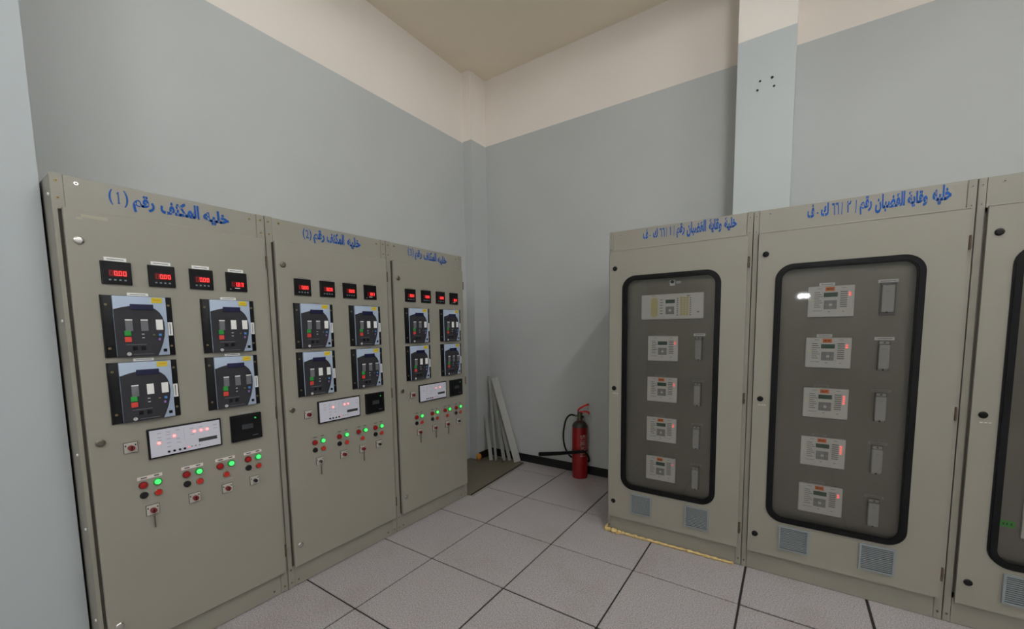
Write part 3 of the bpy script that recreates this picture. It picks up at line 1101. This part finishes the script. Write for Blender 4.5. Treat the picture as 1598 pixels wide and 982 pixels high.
def right_cabinet(i):
    x0, x1 = SEAM_R[i], SEAM_R[i + 1]
    wd = x1 - x0
    root = thing('protection_cabinet', (x0, YB, 0), 0, LABEL_R[i], 'cabinet', 'glazed cabinets in the right row')
    g = .0014
    rp = wd - .034
    D = -.022
    ga = GASK_R[i]
    # carcass: box with an open front round the inner panel
    mb = MB()
    mb.box(g, .030, .004, DEPTH_R, 0, HR - .003, beige_post)
    mb.box(wd - .030, wd - g, .004, DEPTH_R, 0, HR - .003, beige_post)
    mb.box(.030, wd - .030, DEPTH_R - .02, DEPTH_R, 0, HR - .003, beige_post)
    mb.box(.030, wd - .030, .004, DEPTH_R - .02, HR - .02, HR - .003, beige_post)
    mb.box(.030, wd - .030, .004, DEPTH_R - .02, 0, .03, beige_post)
    mb.build('carcass', root)
    for a, b in ((g, .030), (rp, wd - g)):
        q = MB()
        q.box(a, b, 0, .014, .003, HR, beige_post, .004, 2)
        q.build('corner_post', root)
        xm = (a + b) / 2
        for z in (HR - .035, HR - .125, .045):
            put_screw(root, xm, z, 0, .006, beige_post if z > 1 else dullmetal)
    q = MB()
    q.box(.031, rp - .001, .001, .016, 2.105, HR - .002, beige, .002)
    hd = q.build('header_panel', root)
    if TXT_R[i]:
        q = MB()
        for word_, bx, bold in TXT_R[i]:
            word(q, word_, bx, -.0004, bold)
        q.build('lettering', hd, label='blue Arabic lettering')
    put_screw(hd, .085, HR - .030, .001, .007, beige_post)
    q = MB()
    q.box(.031, rp - .001, .001, .016, .004, .134, beige_post, .002)
    q.build('plinth', root)
    # door with a rounded window opening
    d0, d1 = DOOR_R[i]
    z0, z1 = .128, 2.110
    m = .012
    inner = rrect(ga[0] + m, ga[1] - m, ga[2] + m, ga[3] - m, .078)
    outer = rect_loop(d0, d1, z0, z1, inner)
    q = MB()
    q.ring(outer, inner, D, -.003, beige)
    q.box(d0, d1, D - .002, D + .002, z1 - .005, z1 + .002, beige, .0015)
    q.build('door', root)
    q = MB()
    go = rrect(ga[0], ga[1], ga[2], ga[3], .090)
    t = .034
    gi = rrect(ga[0] + t, ga[1] - t, ga[2] + t, ga[3] - t, .090 - t)
    mid_o = rrect(ga[0] + .008, ga[1] - .008, ga[2] + .008, ga[3] - .008, .082)
    mid_i = rrect(ga[0] + t - .008, ga[1] - t + .008, ga[2] + t - .008, ga[3] - t + .008, .090 - t + .008)
    q.ring(go, gi, D - .006, D + .003, rubber)
    q.ring(mid_o, mid_i, D - .010, D - .005, rubber)
    q.build('window_gasket', root, label='thick black rubber window seal')
    q = MB()
    pane = rrect(ga[0] + .022, ga[1] - .022, ga[2] + .022, ga[3] - .022, .070)
    q.prism(pane, D + .0035, D + .0075, glass)
    q.build('window_pane', root, label='clear window pane')
    q = MB()
    q.box(.034, wd - .036, .020, .024, .16, 2.09, inner_m)
    q.box(.034, wd - .036, .024, .040, .16, .18, inner_m)
    q.build('mounting_panel', root, label='grey-beige panel behind the glass')
    P = .0200
    for z in (1.945, 1.105, .258):
        place('hinge', make_hinge, root, (d1 + .004, -.001, z))
    ku = (.054, .072, .076)[i]
    for z in (1.982, 1.112, .250):
        place('lock_black', lambda: make_lock('black'), root, (ku, D, z))
    q = MB()
    for k, (a, b) in enumerate(((-.020, -.008), (-.004, .006), (.010, .020))):
        q.box(ku + .01 + a, ku + .01 + b, D - .0004, D + .001, 1.072, 1.077, mat('faint_white_mark', (196, 192, 182), 0.5))
    q.build('faded_mark', root)
    for u in ((.186, .563), (.197, .577), (.190, .570))[i]:
        place('vent', make_vent, root, (u, D, .338))
    if i == 0:
        place('wide', make_wide_relay, root, (.239, P, 1.783))
        rows = ((1.496, 2, False, 2), (1.2085, 2, True, 2), (.921, 2, True, 2), (.637, 1, True, 2))
        for z, n, tg, st in rows:
            place('w%d%d%d' % (n, tg, st), lambda: make_white_relay(n, tg, st), root, (.288, P, z), .99)
        for k, z in enumerate((1.4915, 1.184, .889, .608)):
            kd = 'slatted' if k == 0 else 'plain'
            place('tb1' + kd, lambda: make_test_block(kd, k > 0), root, (.5985, P, z), .95)
        q = MB()
        q.box(.428, .460, P - .010, P, 1.838, 1.876, whitep, .002)
        q.disc(.445, 1.862, .011, P - .010, .012, blackp, 14)
        q.box(.466, .497, P - .0015, P, 1.850, 1.866, mat('grey_blue_label', (176, 182, 190), 0.5))
        q.build('panel_latch', root, label='white latch with black knob')
    elif i == 1:
        rows = ((1.777, 2, True, 1), (1.486, 2, True, 1), (1.195, 4, True, 2), (.906, 4, True, 2), (.620, 2, True, 2))
        for z, n, tg, st in rows:
            place('w%d%d%d' % (n, tg, st), lambda: make_white_relay(n, tg, st), root, (.2875, P, z), 1.015)
        for k, z in enumerate((1.775, 1.468, 1.186, .893, .590)):
            kd = 'framed' if k == 0 else 'plain'
            place('tb%d%s' % (k > 1, kd), lambda: make_test_block(kd, k > 1), root, (.606, P, z), 1.08)
    else:
        place('wide', make_wide_relay, root, (.255, P, 1.783))
        for z, n, tg, st in ((.690, 2, False, True),):
            place('wide', make_wide_relay, root, (.243, P, z))
        q = MB()
        q.box(.176, .226, P - .0015, P, .558, .590, greentag)
        for a in (.184, .196, .210):
            q.box(a, a + .007, P - .002, P - .001, .568, .580, mat('green_tag_print', (30, 96, 26), 0.6))
        q.build('green_sticker', root, label='bright green sticker')
    return root


for i in range(3):
    right_cabinet(i)

# ------------------------------------------------------------------ sheet on the floor of the corner
mb = MB()
T = .012
poly = [(XW + .002, .952), (-.452, .952), (-.530, 1.985), (XC + .02, 2.03), (XC + .02, 1.79), (XW + .002, 1.79)]
n = len(poly)
vs = [(p[0], p[1], T) for p in poly] + [(p[0], p[1], .0006) for p in poly]
mb.add(vs, [list(range(n)), list(range(2 * n - 1, n - 1, -1))] + [(i, i + n, (i + 1) % n + n, (i + 1) % n) for i in range(n)], sheet_m)
sheet = mb.build('floor_sheet')
tag(sheet, 'flat grey-brown sheet covering the floor beside the cabinet lettered (3)', 'sheet')
mb = MB()
a, b = Vector((-.452, .952, 0)), Vector((-.530, 1.985, 0))
dr = (b - a).normalized()
nr = Vector((dr.y, -dr.x, 0))
pts = []
for p in (a, b):
    for off, z in ((.001, .0008), (.001, .010), (.006, .010), (.006, .004), (.030, .004), (.030, .0008)):
        q = p + nr * off
        pts.append((q.x, q.y, z))
mb.add(pts, [(k, (k + 1) % 6, (k + 1) % 6 + 6, k + 6) for k in range(6)] + [(5, 4, 3, 2, 1, 0), (6, 7, 8, 9, 10, 11)], sheet_edge)
mb.build('edge_trim', sheet, label='lighter edge strip')
mb = MB()
pts = []
for p in (a, b):
    for off, z in ((-.001, .0125), (.008, .0105), (.008, .003), (-.001, .003)):
        q = p + nr * off
        pts.append((q.x, q.y, z))
mb.add(pts, [(0, 1, 5, 4), (1, 2, 6, 5), (2, 3, 7, 6), (3, 0, 4, 7), (0, 3, 2, 1), (4, 5, 6, 7)], seam_m)
mb.build('edge_gap_shade', sheet, label='dark line along the sheet edge')  # solid dark strip stands in for the shaded gap beside the sheet


# ------------------------------------------------------------------ metal profiles leaning in the corner
def profile(bot, top, wd, dp, wdir, label, taper=False):
    bot, top = Vector(bot), Vector(top)
    L = top - bot
    ln = L.length
    ax = L.normalized()
    wv = Vector(wdir)
    wv = (wv - ax * wv.dot(ax)).normalized()
    nv = ax.cross(wv)
    th = .0022
    sec = [(-wd / 2, 0), (wd / 2, 0), (wd / 2, dp), (wd / 2 - dp * .5, dp), (wd / 2 - dp * .5, dp - th), (wd / 2 - th, dp - th), (wd / 2 - th, th),
           (-wd / 2 + th, th), (-wd / 2 + th, dp - th), (-wd / 2 + dp * .5, dp - th), (-wd / 2 + dp * .5, dp), (-wd / 2, dp)]
    n = len(sec)
    mb = MB()
    xf = Matrix((wv, nv, ax)).transposed()
    vs = [xf @ Vector((s[0], s[1], 0)) for s in sec] + [xf @ Vector((s[0], s[1], ln)) for s in sec]
    mb.add(vs, [list(range(n)), list(range(2 * n - 1, n - 1, -1))] + [(k, (k + 1) % n, (k + 1) % n + n, k + n) for k in range(n)], alu)
    o = mb.build('metal_profile')
    o.location = bot
    tag(o, label, 'metal profile', 'metal profiles leaning in the corner')
    return o


profile((-.585, 1.952, .020), (-.955, 2.032, .975), .078, .016, (.78, .62, .1), 'longest and widest pale metal profile leaning in the corner, at the right')
profile((-.690, 1.950, .018), (-.930, 2.044, .66), .040, .018, (.5, .85, 0), 'shorter metal profile just left of the widest one, leaning in the corner')
profile((-.746, 1.910, .018), (-.972, 2.016, .80), .040, .014, (.9, .3, 0), 'mid-length metal profile in the middle of the leaning bundle')
profile((-.828, 1.866, .018), (-1.030, 2.020, .995), .028, .016, (.6, .8, 0), 'long thin metal profile with a bright edge, left of the leaning bundle')
profile((-.884, 1.842, .018), (-1.028, 1.942, .52), .042, .014, (.8, .5, 0), 'shortest metal profile at the far left of the leaning bundle')
mb = MB()
mb.tube([(-.800, 1.845, .016), (-.800, 1.845, .050), (-.770, 1.850, .054), (-.735, 1.856, .052), (-.735, 1.856, .016)], .0035, seam_m, 8)
mb.tube([(-.715, 1.850, .016), (-.728, 1.852, .040), (-.725, 1.853, .062)], .0035, seam_m, 8)
tag(mb.build('wire_clip'), 'small dark bent wire clip on the floor sheet before the leaning profiles', 'clip')


# ------------------------------------------------------------------ fire extinguisher
ex = thing('fire_extinguisher', (.203, 1.952, 0), 0, 'red fire extinguisher with black hose standing on the floor by the back wall', 'fire extinguisher')
mb = MB()
R_ = .080
mb.lathe([(1e-6, .004), (R_ * .9, .004), (R_, .0), (R_, .012), (R_, .50), (R_ * .985, .53), (R_ * .9, .557), (R_ * .72, .578), (R_ * .45, .592), (.024, .598), (.022, .612)], extred, seg=40)
cyl = mb.build('cylinder', ex)
mb = MB()
mb.lathe([(R_ * .985 + .0012, .536), (R_ * .905 + .0012, .558), (R_ * .73 + .001, .579), (R_ * .46, .593)], mat('dark_shoulder', (40, 40, 40), 0.5), seg=40)
mb.build('shoulder_collar', ex, label='dark shoulder collar')
mb = MB()
mb.lathe([(.026, .598), (.030, .602), (.030, .618), (.022, .622), (.020, .655), (.026, .660), (.026, .682), (.014, .690)], mat('valve_metal', (110, 108, 92), 0.4, 0.8), seg=20)
mb.tube([(-.015, 0, .645), (-.055, 0, .645)], .011, mat('valve_metal', (110, 108, 92), 0.4, 0.8), 12)
mb.tube([(.015, 0, .640), (.040, 0, .640)], .012, blackp, 12)
mb.build('valve', ex, label='dull metal valve')
for nm, pts in (('lever', [(-.022, .690), (-.005, .712), (.030, .735), (.068, .757), (.095, .766)]), ('carry_handle', [(-.005, .682), (.030, .688), (.070, .692), (.100, .688), (.103, .674)])):
    mb = MB()
    th = .020 if nm == 'lever' else .013
    k = len(pts)
    vs, fs = [], []
    for x, z in pts:
        for yy in (-.014, .014):
            vs += [(x, yy, z), (x, yy, z + th)]
    for q in range(k - 1):
        a0, b0 = q * 4, q * 4 + 4
        fs += [(a0, b0, b0 + 1, a0 + 1), (a0 + 2, a0 + 3, b0 + 3, b0 + 2), (a0 + 1, b0 + 1, b0 + 3, a0 + 3), (a0, a0 + 2, b0 + 2, b0)]
    fs += [(0, 1, 3, 2), (k * 4 - 4, k * 4 - 2, k * 4 - 1, k * 4 - 3)]
    mb.add(vs, fs, mat('red_lever', (214, 34, 30), 0.35))
    mb.build(nm, ex, label='red squeeze lever' if nm == 'lever' else 'red carrying handle')


def smooth_path(pts, n=8):
    pts = [Vector(p) for p in pts]
    out = []
    for i in range(len(pts) - 1):
        p0, p1, p2, p3 = pts[max(i - 1, 0)], pts[i], pts[i + 1], pts[min(i + 2, len(pts) - 1)]
        for k in range(n):
            t = k / n
            out.append(0.5 * ((2 * p1) + (p2 - p0) * t + (2 * p0 - 5 * p1 + 4 * p2 - p3) * t * t + (3 * p1 - p0 - 3 * p2 + p3) * t ** 3))
    return out + [pts[-1]]


mb = MB()
mb.tube(smooth_path([(-.055, 0, .645), (-.110, 0, .645), (-.160, .0, .590), (-.188, .0, .470), (-.190, .0, .370), (-.172, .01, .270), (-.130, .04, .185), (-.075, .085, .145),
                     (.0, .0905, .140), (.070, .066, .155), (.106, .0, .200), (.110, -.050, .260), (.094, -.088, .305)]), .0092, blackp, 12)
mb.build('hose', ex, label='black rubber hose')
mb = MB()
mb.tube([(.092, -.096, .310), (.02, -.099, .292), (-.06, -.090, .272), (-.20, -.046, .228), (-.49, .047, .147), (-.515, .054, .141)], [.014, .016, .018, .020, .024, .025], blackp, 18)
mb.build('discharge_horn', ex, label='long black discharge horn')
mb = MB()
mb.lathe([(R_ + .0006, .282), (R_ + .002, .283), (R_ + .002, .296), (R_ + .0006, .297)], blackp, seg=40)
mb.build('strap', ex, label='black strap')
# printed label: rows of white marks wrapped round the cylinder
mb = MB()
white_print = mat('white_print', (214, 196, 192), 0.5)
rr = R_ + .0006
for row in range(17):
    z = .455 - row * .0135
    a = -62.0
    while a < -22:
        da = random.uniform(3, 9)
        if random.random() < (.75 if row > 1 else 0.95):
            a0, a1 = math.radians(a), math.radians(min(a + da, -20))
            h = .0045 if row != 0 else .008
            vs = []
            for k in range(4):
                aa = a0 + (a1 - a0) * k / 3
                for zz in (z - h / 2, z + h / 2):
                    vs.append((rr * math.cos(aa), rr * math.sin(aa), zz))
            mb.add(vs, [(2 * k, 2 * k + 2, 2 * k + 3, 2 * k + 1) for k in range(3)], white_print)
        a += da + 1.5
mb.build('instruction_print', ex, label='white printed instructions')

# ------------------------------------------------------------------ foam
mb = MB()
pts, rad = [], []
xa, xb = SEAM_R[0] - .004, SEAM_R[1] - .045
N = 60
for k in range(N + 1):
    t = k / N
    r = .010 + .004 * math.sin(k * 1.7) * random.random() + (.008 if t < .12 else 0) * random.random() + .002 * random.random()
    r *= (1 - .25 * t)
    pts.append((xa + (xb - xa) * t, YB - r * 1.02 - .004 + random.uniform(-.002, .002), r * .9))
    rad.append(r)
mb.tube(pts, rad, foam, 10)
mb.tube([(xa + .085, YB - .022, .010), (xa + .097, YB - .034, .010), (xa + .106, YB - .045, .009)], [.010, .012, .006], foam, 8)
mb.tube([(xa - .012, YB - .016, .010), (xa - .004, YB - .018, .018), (xa + .006, YB - .016, .036), (xa + .012, YB - .012, .052)], [.009, .013, .009, .005], foam, 8)
tag(mb.build('foam_bead'), 'yellow foam sealant bead along the foot of the glazed cabinet by the extinguisher', 'sealant')
mb = MB()
bm = bmesh.new()
bmesh.ops.create_icosphere(bm, subdivisions=3, radius=1)
for v in bm.verts:
    k = 1 + .18 * math.sin(v.co.x * 5 + 1) * math.cos(v.co.y * 4) + random.uniform(-.05, .05)
    v.co = Vector((v.co.x * .022 * k, v.co.y * .034 * k, v.co.z * .040 * k))
mb.bm(bm, orangefoam, True, Matrix.Translation((XC + .024, 1.785, .052)))
tag(mb.build('foam_lump'), 'small orange foam lump at the end of the black skirting in the corner', 'sealant')

# ------------------------------------------------------------------ lamp on the wall behind the camera (seen mirrored in the glass)
lamp = thing('bulkhead_lamp', (2.20, Y_NEAR, 2.17), 0, 'small lit bulkhead lamp on the wall behind the camera', 'lamp')
mb = MB()
mb.box(-.16, .16, 0, .05, -.09, .09, whitebox, .01)
mb.build('lamp_body', lamp)
mb = MB()
mb.box(-.10, .10, .048, .09, -.045, .045, mat('lamp_lens', (255, 255, 255), 0.4, emit=30, ecol=(240, 246, 255)), .02)
mb.build('lamp_lens', lamp, label='glowing lens')
